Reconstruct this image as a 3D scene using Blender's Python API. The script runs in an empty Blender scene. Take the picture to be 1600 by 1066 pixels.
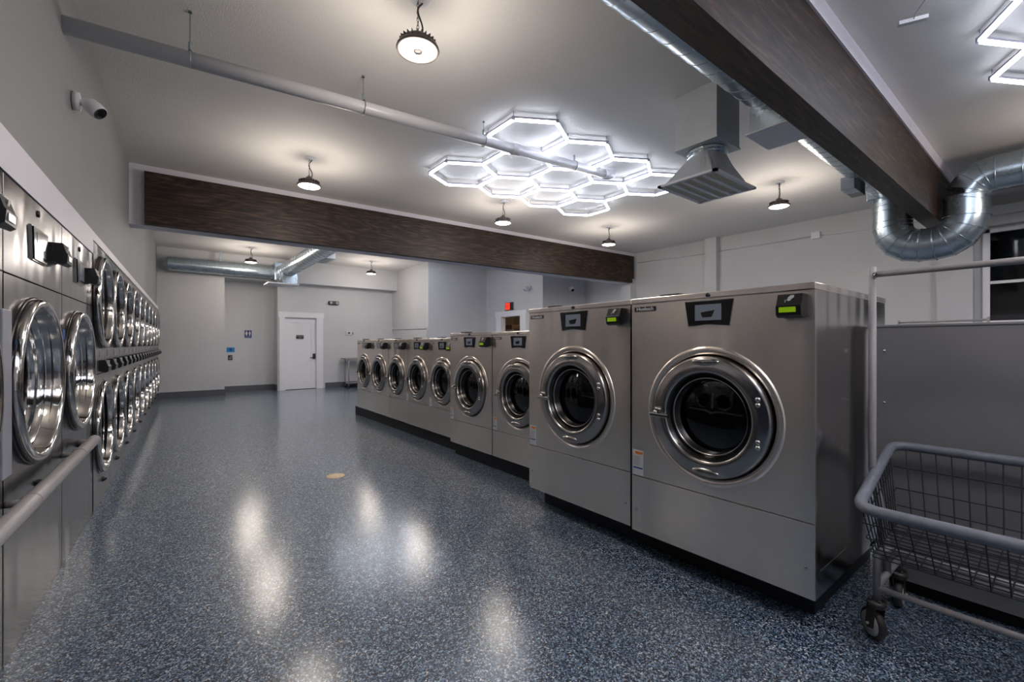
import bpy, bmesh, math, random
from mathutils import Vector, Matrix
random.seed(4)
PI = math.pi
sc = bpy.context.scene
C = sc.collection

# ---------------------------------------------------------------- camera, world, exposure
TH = math.radians(38.1)
cam_d = bpy.data.cameras.new('camera')
cam_d.sensor_width = 36.0
cam_d.lens = 692 / 1600 * 36
cam_d.shift_y = (537.5 - 533) / 1600
cam_d.clip_start = 0.02
cam = bpy.data.objects.new('camera', cam_d)
C.objects.link(cam)
cam.location = (0, 0, 1.276)
cam.rotation_euler = (PI / 2, 0, -TH)
sc.camera = cam
w = bpy.data.worlds.new('world')
sc.world = w
w.use_nodes = True
w.node_tree.nodes['Background'].inputs[0].default_value = (0.05, 0.06, 0.09, 1)
w.node_tree.nodes['Background'].inputs[1].default_value = 0.12
sc.view_settings.view_transform = 'Standard'
sc.view_settings.look = 'None'
sc.view_settings.gamma = 1.0
sc.view_settings.use_curve_mapping = False
sc.view_settings.exposure = 1.03
try:
    sc.cycles.max_bounces = 10
    sc.cycles.diffuse_bounces = 5
    sc.cycles.glossy_bounces = 5
    sc.cycles.sample_clamp_indirect = 6.0
    sc.cycles.use_denoising = True
    sc.cycles.caustics_reflective = False
except Exception:
    pass
LAMP_E = 9.0
LAMP_W = 16.0      # watts of each bay lamp      # bay lamp disc radiance
HEX_E = 5.6        # hexagon tube radiance
LAMP_C = (1.0, 0.89, 0.79)
HEX_C = (0.80, 0.86, 1.0)

# ---------------------------------------------------------------- materials
def newmat(name):
    m = bpy.data.materials.new(name)
    m.use_nodes = True
    nt = m.node_tree
    b = nt.nodes['Principled BSDF']
    return m, nt, b
def setp(b, **k):
    names = {'col': 'Base Color', 'rough': 'Roughness', 'metal': 'Metallic', 'spec': 'Specular IOR Level', 'coat': 'Coat Weight',
             'coatr': 'Coat Roughness', 'aniso': 'Anisotropic', 'trans': 'Transmission Weight', 'em': 'Emission Color', 'es': 'Emission Strength', 'ior': 'IOR'}
    for kk, v in k.items():
        if isinstance(v, tuple) and len(v) == 3: v = (*v, 1)
        b.inputs[names[kk]].default_value = v
def noise(nt, scale, detail=3, rough=0.5, vec=None, dist=0.0):
    n = nt.nodes.new('ShaderNodeTexNoise')
    n.inputs['Scale'].default_value = scale
    n.inputs['Detail'].default_value = detail
    n.inputs['Roughness'].default_value = rough
    n.inputs['Distortion'].default_value = dist
    if vec: nt.links.new(vec, n.inputs['Vector'])
    return n
def coords(nt, scale=(1, 1, 1), kind='Object'):
    t = nt.nodes.new('ShaderNodeTexCoord')
    mp = nt.nodes.new('ShaderNodeMapping')
    mp.inputs['Scale'].default_value = scale
    nt.links.new(t.outputs[kind], mp.inputs['Vector'])
    return mp.outputs['Vector']
def ramp(nt, fac, stops, interp='LINEAR'):
    r = nt.nodes.new('ShaderNodeValToRGB')
    r.color_ramp.interpolation = interp
    el = r.color_ramp.elements
    while len(el) < len(stops): el.new(0.5)
    for e, (p, c) in zip(el, stops):
        e.position = p
        e.color = (*c, 1) if len(c) == 3 else c
    nt.links.new(fac, r.inputs['Fac'])
    return r
def bump(nt, b, h, strength=0.1, dist=0.01, target='Normal'):
    n = nt.nodes.new('ShaderNodeBump')
    n.inputs['Strength'].default_value = strength
    n.inputs['Distance'].default_value = dist
    nt.links.new(h, n.inputs['Height'])
    nt.links.new(n.outputs['Normal'], b.inputs[target])
def simple(name, col, rough=0.5, metal=0.0, var=0.06, scale=8, bmp=0.0, **k):
    m, nt, b = newmat(name)
    setp(b, rough=rough, metal=metal, **k)
    v = coords(nt)
    n = noise(nt, scale, 3, vec=v)
    lo = tuple(c * (1 - var) for c in col); hi = tuple(min(1, c * (1 + var)) for c in col)
    r = ramp(nt, n.outputs['Fac'], [(0.3, lo), (0.7, hi)])
    nt.links.new(r.outputs['Color'], b.inputs['Base Color'])
    if bmp:
        n2 = noise(nt, 90, 3, vec=v)
        bump(nt, b, n2.outputs['Fac'], bmp, 0.004)
    return m
M = {}
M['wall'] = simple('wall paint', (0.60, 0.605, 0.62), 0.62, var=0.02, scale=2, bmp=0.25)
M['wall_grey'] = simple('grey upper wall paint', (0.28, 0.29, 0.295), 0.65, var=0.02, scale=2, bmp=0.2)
M['wall_lav'] = simple('white trim paint', (0.74, 0.72, 0.80), 0.5, var=0.01, scale=2, bmp=0.1)
M['wall_warm'] = simple('warm wall paint', (0.55, 0.50, 0.46), 0.65, var=0.02, scale=2, bmp=0.2)
M['ceiling'] = simple('ceiling paint', (0.80, 0.775, 0.745), 0.75, var=0.03, scale=1.5, bmp=0.5)
M['white'] = simple('white paint', (0.83, 0.82, 0.86), 0.4, var=0.01)
M['base'] = simple('grey cove base', (0.10, 0.105, 0.12), 0.5, var=0.05)
M['plastic'] = simple('black plastic', (0.012, 0.011, 0.012), 0.32, var=0.1)
M['black'] = simple('black paint', (0.008, 0.008, 0.010), 0.6, var=0.1)
M['darkfloor'] = simple('plinth black', (0.010, 0.012, 0.018), 0.55, var=0.1)
M['rubber'] = simple('rubber', (0.02, 0.018, 0.017), 0.55, var=0.15)
M['wheel'] = simple('brown grey tread', (0.055, 0.048, 0.045), 0.4, var=0.15)
M['wheelhub'] = simple('beige plastic', (0.68, 0.63, 0.55), 0.45, var=0.05)
M['cart'] = simple('grey enamel tube', (0.34, 0.32, 0.33), 0.42, var=0.08, scale=20)
M['bumper'] = simple('grey vinyl bumper', (0.20, 0.21, 0.25), 0.45, var=0.12, scale=30, bmp=0.3)
M['wire'] = simple('dark wire', (0.03, 0.032, 0.04), 0.4, metal=0.5, var=0.2)
M['chrome'] = simple('chrome', (0.62, 0.60, 0.58), 0.09, metal=1.0, var=0.03)
M['chromed'] = simple('satin steel', (0.42, 0.40, 0.385), 0.20, metal=1.0, var=0.04)
M['drum'] = simple('drum steel', (0.16, 0.15, 0.145), 0.25, metal=1.0, var=0.1)
M['gasket'] = simple('gasket rubber', (0.010, 0.010, 0.011), 0.25, var=0.1)
M['pvc'] = simple('white pvc', (0.62, 0.62, 0.66), 0.3, var=0.02)
M['rail'] = simple('grey pipe rail', (0.42, 0.39, 0.39), 0.35, var=0.03)
M['lamp_body'] = simple('lamp housing', (0.10, 0.09, 0.085), 0.4, metal=0.6, var=0.1)
M['panelgrey'] = simple('grey sheet metal', (0.27, 0.26, 0.27), 0.40, metal=0.1, var=0.04, scale=3)
M['tan'] = simple('tan concrete plug', (0.85, 0.66, 0.42), 0.6, var=0.15, scale=60)
M['navy'] = simple('navy sign', (0.012, 0.035, 0.16), 0.4, var=0.02)
M['cyan'] = simple('cyan sign', (0.0, 0.22, 0.55), 0.4, var=0.02)
M['label'] = simple('white label', (0.66, 0.66, 0.68), 0.5, var=0.02)
M['textgrey'] = simple('print grey', (0.32, 0.32, 0.34), 0.5, var=0.02)
M['orange'] = simple('orange print', (0.85, 0.22, 0.02), 0.5, var=0.03)
M['blue'] = simple('blue print', (0.02, 0.08, 0.33), 0.5, var=0.03)
M['placard'] = simple('pale plate', (0.34, 0.34, 0.39), 0.4, var=0.03)
M['brown'] = simple('brown wood', (0.12, 0.075, 0.045), 0.5, var=0.15)

def metal_brushed(name, col, rough, strength=0.05, axis='z', wave=0.0, metal=1.0):
    m, nt, b = newmat(name)
    setp(b, metal=metal, rough=rough, aniso=0.88)
    b.inputs['Anisotropic Rotation'].default_value = 0.25
    sc_ = (2.5, 2.5, 420) if axis == 'z' else (260, 260, 1.5)
    v = coords(nt, sc_)
    n = noise(nt, 1.0, 4, vec=v)
    r = ramp(nt, n.outputs['Fac'], [(0.25, tuple(c * 0.99 for c in col)), (0.75, tuple(min(1, c * 1.01) for c in col))])
    nt.links.new(r.outputs['Color'], b.inputs['Base Color'])
    mr = nt.nodes.new('ShaderNodeMapRange')
    mr.inputs['To Min'].default_value = rough * 0.95
    mr.inputs['To Max'].default_value = rough * 1.05
    nt.links.new(n.outputs['Fac'], mr.inputs['Value'])
    nt.links.new(mr.outputs['Result'], b.inputs['Roughness'])
    tg = nt.nodes.new('ShaderNodeTangent')
    tg.direction_type = 'RADIAL'; tg.axis = 'Z'
    nt.links.new(tg.outputs['Tangent'], b.inputs['Tangent'])
    # slow waviness of thin sheet steel
    v2 = coords(nt, (1, 1, 0.16))
    n2 = noise(nt, 4.0, 1, vec=v2)
    bump(nt, b, n2.outputs['Fac'], 0.6, 0.016 + wave)
    return m
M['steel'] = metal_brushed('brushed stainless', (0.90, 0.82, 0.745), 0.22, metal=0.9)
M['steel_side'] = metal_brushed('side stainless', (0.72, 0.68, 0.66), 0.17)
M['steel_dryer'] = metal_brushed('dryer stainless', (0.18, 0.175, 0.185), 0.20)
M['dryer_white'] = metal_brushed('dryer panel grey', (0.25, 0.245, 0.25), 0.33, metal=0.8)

def galv():
    m, nt, b = newmat('galvanised duct')
    setp(b, metal=0.92, rough=0.3)
    v = coords(nt)
    n0 = noise(nt, 30, 2, vec=v)
    r = ramp(nt, n0.outputs['Fac'], [(0.3, (0.38, 0.45, 0.50)), (0.7, (0.43, 0.50, 0.55))])
    nt.links.new(r.outputs['Color'], b.inputs['Base Color'])
    n = noise(nt, 5, 3, vec=v)
    mr = nt.nodes.new('ShaderNodeMapRange'); mr.inputs['To Min'].default_value = 0.25; mr.inputs['To Max'].default_value = 0.29
    nt.links.new(n.outputs['Fac'], mr.inputs['Value']); nt.links.new(mr.outputs['Result'], b.inputs['Roughness'])
    return m
M['galv'] = galv()
M['galv_flat'] = simple('flat galvanised sheet', (0.62, 0.65, 0.68), 0.42, metal=0.15, var=0.06, scale=5)

def wood():
    m, nt, b = newmat('dark stained glulam')
    setp(b, rough=0.5, spec=0.32)
    v = coords(nt, (0.32, 2.4, 2.4))
    n = noise(nt, 1.5, 2, 0.5, vec=v, dist=0.6)
    m1 = nt.nodes.new('ShaderNodeMath'); m1.operation = 'MULTIPLY'; m1.inputs[1].default_value = 95
    nt.links.new(n.outputs['Fac'], m1.inputs[0])
    m3 = nt.nodes.new('ShaderNodeMath'); m3.operation = 'SINE'; nt.links.new(m1.outputs[0], m3.inputs[0])
    nf = noise(nt, 3.0, 5, 0.6, vec=coords(nt, (1.0, 14, 14)))
    mx = nt.nodes.new('ShaderNodeMath'); mx.operation = 'MULTIPLY_ADD'; mx.inputs[1].default_value = 0.075
    nt.links.new(m3.outputs[0], mx.inputs[0]); nt.links.new(nf.outputs['Fac'], mx.inputs[2])
    r = ramp(nt, mx.outputs[0], [(0.34, (0.011, 0.007, 0.006)), (0.46, (0.024, 0.014, 0.010)), (0.58, (0.045, 0.026, 0.018)), (0.72, (0.085, 0.052, 0.035))])
    # board laminations: thin dark lines every 0.11 m of height
    t = nt.nodes.new('ShaderNodeTexCoord'); sp = nt.nodes.new('ShaderNodeSeparateXYZ')
    nt.links.new(t.outputs['Object'], sp.inputs[0])
    md = nt.nodes.new('ShaderNodeMath'); md.operation = 'MODULO'; md.inputs[1].default_value = 0.108
    nt.links.new(sp.outputs['Z'], md.inputs[0])
    lt = nt.nodes.new('ShaderNodeMath'); lt.operation = 'LESS_THAN'; lt.inputs[1].default_value = 0.0022
    nt.links.new(md.outputs[0], lt.inputs[0])
    m2 = nt.nodes.new('ShaderNodeMix'); m2.data_type = 'RGBA'
    nt.links.new(lt.outputs[0], m2.inputs[0]); nt.links.new(r.outputs['Color'], m2.inputs[6]); m2.inputs[7].default_value = (0.006, 0.005, 0.004, 1)
    nt.links.new(m2.outputs[2], b.inputs['Base Color'])
    bump(nt, b, mx.outputs[0], 0.25, 0.004)
    return m
M['wood'] = wood()

def floor_mat():
    m, nt, b = newmat('epoxy flake floor')
    setp(b, rough=0.42, coat=0.9, coatr=0.125, spec=0.35)
    v = coords(nt)
    vo = nt.nodes.new('ShaderNodeTexVoronoi'); vo.inputs['Scale'].default_value = 185
    nt.links.new(v, vo.inputs['Vector'])
    sp = nt.nodes.new('ShaderNodeSeparateColor')
    nt.links.new(vo.outputs['Color'], sp.inputs[0])
    r = ramp(nt, sp.outputs[0], [(0.0, (0.008, 0.012, 0.022)), (0.34, (0.052, 0.098, 0.160)), (0.56, (0.14, 0.23, 0.34)),
                                 (0.77, (0.32, 0.42, 0.52)), (0.93, (0.58, 0.58, 0.60))], 'CONSTANT')
    vo2 = nt.nodes.new('ShaderNodeTexVoronoi'); vo2.inputs['Scale'].default_value = 90
    nt.links.new(v, vo2.inputs['Vector'])
    sp2 = nt.nodes.new('ShaderNodeSeparateColor'); nt.links.new(vo2.outputs['Color'], sp2.inputs[0])
    r2 = ramp(nt, sp2.outputs[1], [(0.0, (0.55, 0.6, 0.68)), (0.35, (1.0, 1.0, 1.0)), (0.8, (1.5, 1.4, 1.3))], 'CONSTANT')
    mu = nt.nodes.new('ShaderNodeMix'); mu.data_type = 'RGBA'; mu.blend_type = 'MULTIPLY'; mu.inputs[0].default_value = 1
    nt.links.new(r.outputs['Color'], mu.inputs[6]); nt.links.new(r2.outputs['Color'], mu.inputs[7])
    nt.links.new(mu.outputs[2], b.inputs['Base Color'])
    n = noise(nt, 210, 3, vec=v)
    n.name = 'peel'
    bump(nt, b, n.outputs['Fac'], 0.22, 0.0014, 'Coat Normal')
    b.inputs['Coat IOR'].default_value = 1.5
    return m
M['floor'] = floor_mat()

def emit(name, col, s, base=(0.8, 0.8, 0.8)):
    m, nt, b = newmat(name)
    setp(b, col=base, em=col, es=s, rough=0.5)
    return m
M['lamp'] = emit('bay lamp diffuser', LAMP_C, LAMP_E)
M['hex'] = emit('hexagon tube diffuser', HEX_C, HEX_E)
M['lcd'] = emit('green lcd', (0.36, 0.66, 0.0), 0.17, (0.05, 0.09, 0.0))
M['exit'] = emit('red exit face', (1.0, 0.05, 0.02), 0.55, (0.2, 0.01, 0.01))
M['warm'] = emit('warm back room lamp', (1.0, 0.72, 0.45), 14)
M['hexbody'] = simple('hexagon tube body', (0.42, 0.40, 0.50), 0.35, metal=0.3, var=0.02)

def screen_mat():
    m, nt, b = newmat('grey touch screen')
    setp(b, col=(0.07, 0.075, 0.09), rough=0.12, em=(0.3, 0.34, 0.42), es=0.08)
    return m
M['screen'] = screen_mat()
M['panel_gloss'] = simple('gloss black panel', (0.008, 0.008, 0.009), 0.12, var=0.1)

def glass_mat(name, tint, refl):
    m = bpy.data.materials.new(name); m.use_nodes = True
    nt = m.node_tree; nt.nodes.clear()
    out = nt.nodes.new('ShaderNodeOutputMaterial')
    tr = nt.nodes.new('ShaderNodeBsdfTransparent'); tr.inputs[0].default_value = (*tint, 1)
    gl = nt.nodes.new('ShaderNodeBsdfGlossy'); gl.inputs['Roughness'].default_value = 0.03
    gl.inputs[0].default_value = (0.9, 0.92, 0.95, 1)
    fr = nt.nodes.new('ShaderNodeFresnel'); fr.inputs['IOR'].default_value = refl
    n = noise(nt, 3, 2, vec=coords(nt))
    mr = nt.nodes.new('ShaderNodeMapRange'); mr.inputs['To Min'].default_value = 0.02; mr.inputs['To Max'].default_value = 0.06
    nt.links.new(n.outputs['Fac'], mr.inputs['Value']); nt.links.new(mr.outputs['Result'], gl.inputs['Roughness'])
    mx = nt.nodes.new('ShaderNodeMixShader')
    nt.links.new(fr.outputs[0], mx.inputs[0]); nt.links.new(tr.outputs[0], mx.inputs[1]); nt.links.new(gl.outputs[0], mx.inputs[2])
    nt.links.new(mx.outputs[0], out.inputs[0])
    return m
M['glass'] = glass_mat('door glass', (0.35, 0.36, 0.38), 1.6)
M['winglass'] = glass_mat('window glass', (0.5, 0.5, 0.5), 1.6)
M['night'] = simple('night outside', (0.004, 0.005, 0.006), 0.9)

# ---------------------------------------------------------------- mesh helpers
class MB:
    def __init__(s): s.v = []; s.f = []; s.mi = []; s.sm = []
    def add(s, vs, fs, mi=0, smooth=False, mat=None):
        o = len(s.v)
        if mat is not None: vs = [mat @ Vector(p) for p in vs]
        s.v += [tuple(p) for p in vs]
        s.f += [tuple(o + i for i in f) for f in fs]
        s.mi += [mi] * len(fs); s.sm += [smooth] * len(fs)
        return s
    def box(s, x0, x1, y0, y1, z0, z1, mi=0, bev=0.0, mat=None):
        if bev <= 0:
            vs = [(x, y, z) for z in (z0, z1) for y in (y0, y1) for x in (x0, x1)]
            return s.add(vs, [(0, 2, 3, 1), (4, 5, 7, 6), (0, 1, 5, 4), (2, 6, 7, 3), (0, 4, 6, 2), (1, 3, 7, 5)], mi, False, mat)
        bm = bmesh.new()
        bmesh.ops.create_cube(bm, size=1)
        for v in bm.verts:
            v.co = ((x0 + x1) / 2 + v.co.x * (x1 - x0), (y0 + y1) / 2 + v.co.y * (y1 - y0), (z0 + z1) / 2 + v.co.z * (z1 - z0))
        bmesh.ops.bevel(bm, geom=list(bm.edges), offset=bev, segments=2, affect='EDGES', profile=0.5)
        bm.verts.index_update()
        s.add([v.co.copy() for v in bm.verts], [[v.index for v in f.verts] for f in bm.faces], mi, False, mat)
        bm.free(); return s
    def tube(s, pts, r, n=12, mi=0, closed=False, caps=True, smooth=True, ridges=0, ridge_h=0.008, mat=None):
        pts = [Vector(p) for p in pts]
        if ridges:   # insert raised seam rings along straight runs
            out = []; rad = []
            for a, b in zip(pts[:-1], pts[1:]):
                L = (b - a).length; k = max(0, int(L / ridges))
                out.append(a); rad.append(r)
                for i in range(k):
                    t = (i + 0.5) / k; d = 0.0022 / L
                    for dt, rr in ((-2 * d, r), (-d, r + ridge_h), (d, r + ridge_h), (2 * d, r)):
                        out.append(a.lerp(b, t + dt)); rad.append(rr)
            out.append(pts[-1]); rad.append(r)
            pts, rads = out, rad
        else:
            rads = [r] * len(pts) if not isinstance(r, (list, tuple)) else list(r)
        m = len(pts); vs = []
        up = None
        for i, p in enumerate(pts):
            a = pts[(i - 1) % m] if (i > 0 or closed) else p
            b = pts[(i + 1) % m] if (i < m - 1 or closed) else p
            d1 = (p - a).normalized() if (p - a).length > 1e-9 else None
            d2 = (b - p).normalized() if (b - p).length > 1e-9 else None
            t = (d1 or d2) + (d2 or d1)
            t = t.normalized() if t.length > 1e-6 else (d1 or d2)
            if up is None:
                up = Vector((0, 0, 1)) if abs(t.z) < 0.9 else Vector((0, 1, 0))
                up = (up - t * up.dot(t)).normalized()
            else:
                up = (up - t * up.dot(t)).normalized()
            side = t.cross(up)
            st = 1.0
            if d1 and d2:
                c = max(0.5, t.dot(d2)); st = 1 / c
            ax = None
            if d1 and d2 and (d1 - d2).length > 1e-4: ax = (d1 - d2).normalized()
            for k in range(n):
                q = 2 * PI * k / n
                off = up * math.cos(q) * rads[i] + side * math.sin(q) * rads[i]
                if ax is not None: off = off + ax * off.dot(ax) * (st - 1)
                vs.append(p + off)
        fs = []
        rng = m if closed else m - 1
        for i in range(rng):
            for k in range(n):
                a = i * n + k; b2 = i * n + (k + 1) % n; c2 = ((i + 1) % m) * n + (k + 1) % n; d = ((i + 1) % m) * n + k
                fs.append((a, d, c2, b2))
        if caps and not closed:
            fs.append(tuple(range(n))); fs.append(tuple(reversed([(m - 1) * n + k for k in range(n)])))
        return s.add(vs, fs, mi, smooth, mat)
    def lathe(s, prof, n=48, cx=0, cz=0, mi=0, axis='y', cy=0, smooth=True, close=False, mat=None):
        """prof: (radius, position along the axis)"""
        vs = []
        for r, h in prof:
            for k in range(n):
                q = 2 * PI * k / n
                if axis == 'y': vs.append((cx + r * math.cos(q), cy + h, cz + r * math.sin(q)))
                elif axis == 'z': vs.append((cx + r * math.cos(q), cy + r * math.sin(q), cz + h))
                else: vs.append((cx + h, cy + r * math.cos(q), cz + r * math.sin(q)))
        fs = []
        m = len(prof)
        for i in range(m if close else m - 1):
            j = (i + 1) % m
            for k in range(n):
                fs.append((i * n + k, i * n + (k + 1) % n, j * n + (k + 1) % n, j * n + k))
        if not close:
            if prof[0][0] > 1e-6 and len(prof) and prof[0][0] < 0: pass
        return s.add(vs, fs, mi, smooth, mat)
    def disc(s, r, h, n=48, cx=0, cz=0, cy=0, axis='y', mi=0, mat=None):
        vs = []
        for k in range(n):
            q = 2 * PI * k / n
            if axis == 'y': vs.append((cx + r * math.cos(q), cy + h, cz + r * math.sin(q)))
            elif axis == 'z': vs.append((cx + r * math.cos(q), cy + r * math.sin(q), cz + h))
            else: vs.append((cx + h, cy + r * math.cos(q), cz + r * math.sin(q)))
        return s.add(vs, [tuple(range(n))], mi, False, mat)
    def cyl(s, cx, cy, cz, r, h0, h1, axis='z', n=20, mi=0, mat=None):
        s.lathe([(r, h0), (r, h1)], n, cx, cz, mi, axis, cy, True, mat=mat)
        s.disc(r, h0, n, cx, cz, cy, axis, mi, mat); s.disc(r, h1, n, cx, cz, cy, axis, mi, mat)
        return s
    def prism(s, poly, y0, y1, mi=0, mat=None, plane='xz'):
        n = len(poly)
        if plane == 'xz': vs = [(x, y0, z) for x, z in poly] + [(x, y1, z) for x, z in poly]
        elif plane == 'yz': vs = [(y0, x, z) for x, z in poly] + [(y1, x, z) for x, z in poly]
        else: vs = [(x, z, y0) for x, z in poly] + [(x, z, y1) for x, z in poly]
        fs = [tuple(range(n)), tuple(reversed(range(n, 2 * n)))]
        for i in range(n):
            j = (i + 1) % n
            fs.append((i, n + i, n + j, j))
        return s.add(vs, fs, mi, False, mat)
    def plate_hole(s, x0, x1, z0, z1, y, cx, cz, r, n=64, mi=0):
        """flat plate in the plane y with a round hole"""
        vs = []; fs = []
        # square outline points by angle
        angs = [2 * PI * k / n for k in range(n)]
        corners = [math.atan2(zz - cz, xx - cx) % (2 * PI) for xx in (x0, x1) for zz in (z0, z1)]
        for ca in corners:
            i = min(range(n), key=lambda k: abs((angs[k] - ca + PI) % (2 * PI) - PI))
            angs[i] = ca
        for a in angs:
            dx, dz = math.cos(a), math.sin(a)
            t = 1e9
            if dx > 1e-9: t = min(t, (x1 - cx) / dx)
            if dx < -1e-9: t = min(t, (x0 - cx) / dx)
            if dz > 1e-9: t = min(t, (z1 - cz) / dz)
            if dz < -1e-9: t = min(t, (z0 - cz) / dz)
            vs.append((cx + r * dx, y, cz + r * dz)); vs.append((cx + t * dx, y, cz + t * dz))
        for k in range(n):
            a = 2 * k; b = 2 * ((k + 1) % n)
            fs.append((a, b, b + 1, a + 1))
        return s.add(vs, fs, mi, False)
    def build(s, name, mats, parent=None, sharp=None, **props):
        if not isinstance(mats, (list, tuple)): mats = [mats]
        me = bpy.data.meshes.new(name)
        me.from_pydata(s.v, [], s.f)
        for m in mats: me.materials.append(M[m] if isinstance(m, str) else m)
        me.polygons.foreach_set('material_index', s.mi)
        me.polygons.foreach_set('use_smooth', s.sm)
        bm = bmesh.new(); bm.from_mesh(me)
        bmesh.ops.remove_doubles(bm, verts=bm.verts, dist=1e-6)
        bmesh.ops.recalc_face_normals(bm, faces=bm.faces)
        bm.to_mesh(me); bm.free()
        me.update()
        if mats == ['galv']: sharp = 15
        if sharp: me.set_sharp_from_angle(angle=math.radians(sharp))
        o = bpy.data.objects.new(name, me); C.objects.link(o)
        if parent: o.parent = parent
        for k, v in props.items(): o[k] = v
        return o
def thing(name, label, cat, loc=(0, 0, 0), rz=0, group=None):
    o = bpy.data.objects.new(name, None); C.objects.link(o)
    o.location = loc; o.rotation_euler = (0, 0, rz)
    o['label'] = label; o['category'] = cat
    if group: o['group'] = group
    o.empty_display_size = 0.1
    return o
def tag(o, label, cat, group=None):
    o['label'] = label; o['category'] = cat
    if group: o['group'] = group
    return o
def struct(name, mb, mats, parent=None):
    o = mb.build(name, mats, parent)
    if parent is None: o['kind'] = 'structure'
    return o
def dup(root, loc, rz=None, label=None):
    r = root.copy(); C.objects.link(r); r.location = loc
    if rz is not None: r.rotation_euler = (0, 0, rz)
    if label: r['label'] = label
    for ch in list(root.children):
        c = ch.copy(); C.objects.link(c); c.parent = r
        for g in list(ch.children):
            d = g.copy(); C.objects.link(d); d.parent = c
    return r
def text_obj(name, body, size, mat, parent, loc, rot, extrude=0.0008, align='CENTER', xs=1.0, bold=0.0):
    cu = bpy.data.curves.new(name, 'FONT')
    cu.body = body; cu.size = size; cu.extrude = extrude; cu.align_x = align; cu.align_y = 'CENTER'; cu.offset = bold
    tmp = bpy.data.objects.new(name + '_tmp', cu); C.objects.link(tmp)
    dg = bpy.context.evaluated_depsgraph_get()
    me = bpy.data.meshes.new_from_object(tmp.evaluated_get(dg))
    bpy.data.objects.remove(tmp)
    me.materials.clear(); me.materials.append(M[mat])
    o = bpy.data.objects.new(name, me); C.objects.link(o)
    o.location = loc; o.rotation_euler = rot; o.scale = (xs, 1, 1)
    if parent: o.parent = parent
    return o

# ---------------------------------------------------------------- the room
CZ = 3.53
struct('floor', MB().box(-1.8, 9.6, -4.2, 14.3, -0.05, 0), 'floor')
struct('ceiling', MB().box(-1.8, 9.6, -4.2, 14.3, CZ, CZ + 0.1), 'ceiling')
ROW_A = math.atan(0.0358)
ROW_RZ = PI / 2 - ROW_A
def row(y, off=0.0):     # point on the front plane of the dryer row at world depth y
    return (-0.59 + 0.0358 * y + off, y, 0)
RL = 1 / math.cos(ROW_A)
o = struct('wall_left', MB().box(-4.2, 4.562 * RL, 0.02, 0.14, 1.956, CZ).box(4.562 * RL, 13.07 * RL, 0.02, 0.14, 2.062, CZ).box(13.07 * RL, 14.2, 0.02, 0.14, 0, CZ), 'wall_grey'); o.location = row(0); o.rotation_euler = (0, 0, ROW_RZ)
o = struct('trim_1', MB().box(-4.2, 4.562 * RL, -0.004, 0.02, 1.955, 2.125).box(4.562 * RL, 13.05, -0.004, 0.02, 2.06, 2.125), 'wall_lav')
o.location = row(0); o.rotation_euler = (0, 0, ROW_RZ)
# back: left part, header over the recess, recess, door wall
mb = MB().box(-0.6, 1.17, 13.07, 13.95, 0, CZ).box(1.17, 5.8, 13.07, 13.6, 2.93, CZ).box(1.17, 2.42, 13.55, 13.95, 2.93, CZ)
mb.box(1.17, 2.42, 13.9, 14.0, 0, 2.93)
# door wall with an opening for the door
DX0, DX1 = 2.60, 3.42
mb.box(2.42, DX0, 13.45, 13.95, 0, 2.93).box(DX1, 5.8, 13.45, 13.6, 0, 2.93).box(DX0, DX1, 13.45, 13.6, 2.01, 2.93)
struct('wall_back', mb, 'wall')
struct('wall_back_right', MB().box(5.7, 7.7, 11.0, 13.6, 0, CZ), 'wall')
mb = MB().box(7.64, 7.76, 8.46, 9.36, 0, CZ).box(7.64, 7.76, 10.22, 11.0, 0, CZ).box(7.64, 7.76, 9.36, 10.22, 2.05, CZ)
struct('wall_side', mb, 'wall')
struct('wall_nook', MB().box(7.76, 9.37, 8.46, 8.58, 0, CZ), 'wall')
# right wall with a window opening Y -0.95..0.80
mb = MB().box(9.25, 9.37, 0.80, 8.46, 0, CZ).box(9.25, 9.37, -4.2, -0.95, 0, CZ).box(9.25, 9.37, -0.95, 0.80, 0, 1.60).box(9.25, 9.37, -0.95, 0.80, 2.86, CZ)
struct('wall_right', mb, 'wall')
struct('wall_front', MB().box(-1.8, 9.37, -4.2, -4.08, 0, CZ), 'wall')
struct('trim_2', MB().box(9.12, 9.25, 4.68, 4.93, 0, CZ), 'wall')
struct('trim_3', MB().box(9.13, 9.25, 0.92, 1.30, 0, CZ), 'wall')
struct('trim_4', MB().box(8.98, 9.25, -4.0, 0.84, 3.05, 3.17).box(9.1, 9.25, -4.0, 0.84, 2.93, 3.05), 'wall')
# dropped header over the far beam and its end posts
BA = math.atan2(6.73 - 7.15, 9.3)
o = struct('trim_5', MB().box(-0.16, 9.62, 0.10, 0.34, 2.77, CZ), 'wall_lav'); o.location = (-0.2, 7.15, 0); o.rotation_euler = (0, 0, BA)
struct('trim_6', MB().box(9.02, 9.25, 6.78, 7.05, 0, 2.78), 'wall')
struct('trim_7', MB().box(-0.45, 9.25, 1.02, 1.22, 3.40, CZ), 'wall_lav')
# back room seen through the opening
for b_ in ((7.76, 9.9, 8.58, 8.62, 0, 2.6), (9.86, 9.9, 8.62, 12.46, 0, 2.6), (7.70, 9.9, 12.46, 12.5, 0, 2.6), (7.76, 9.9, 8.58, 12.5, 2.6, 2.64), (7.70, 7.76, 11.0, 12.46, 0, 2.6)):
    struct('wall_back_room', MB().box(*b_), 'wall_warm')

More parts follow.
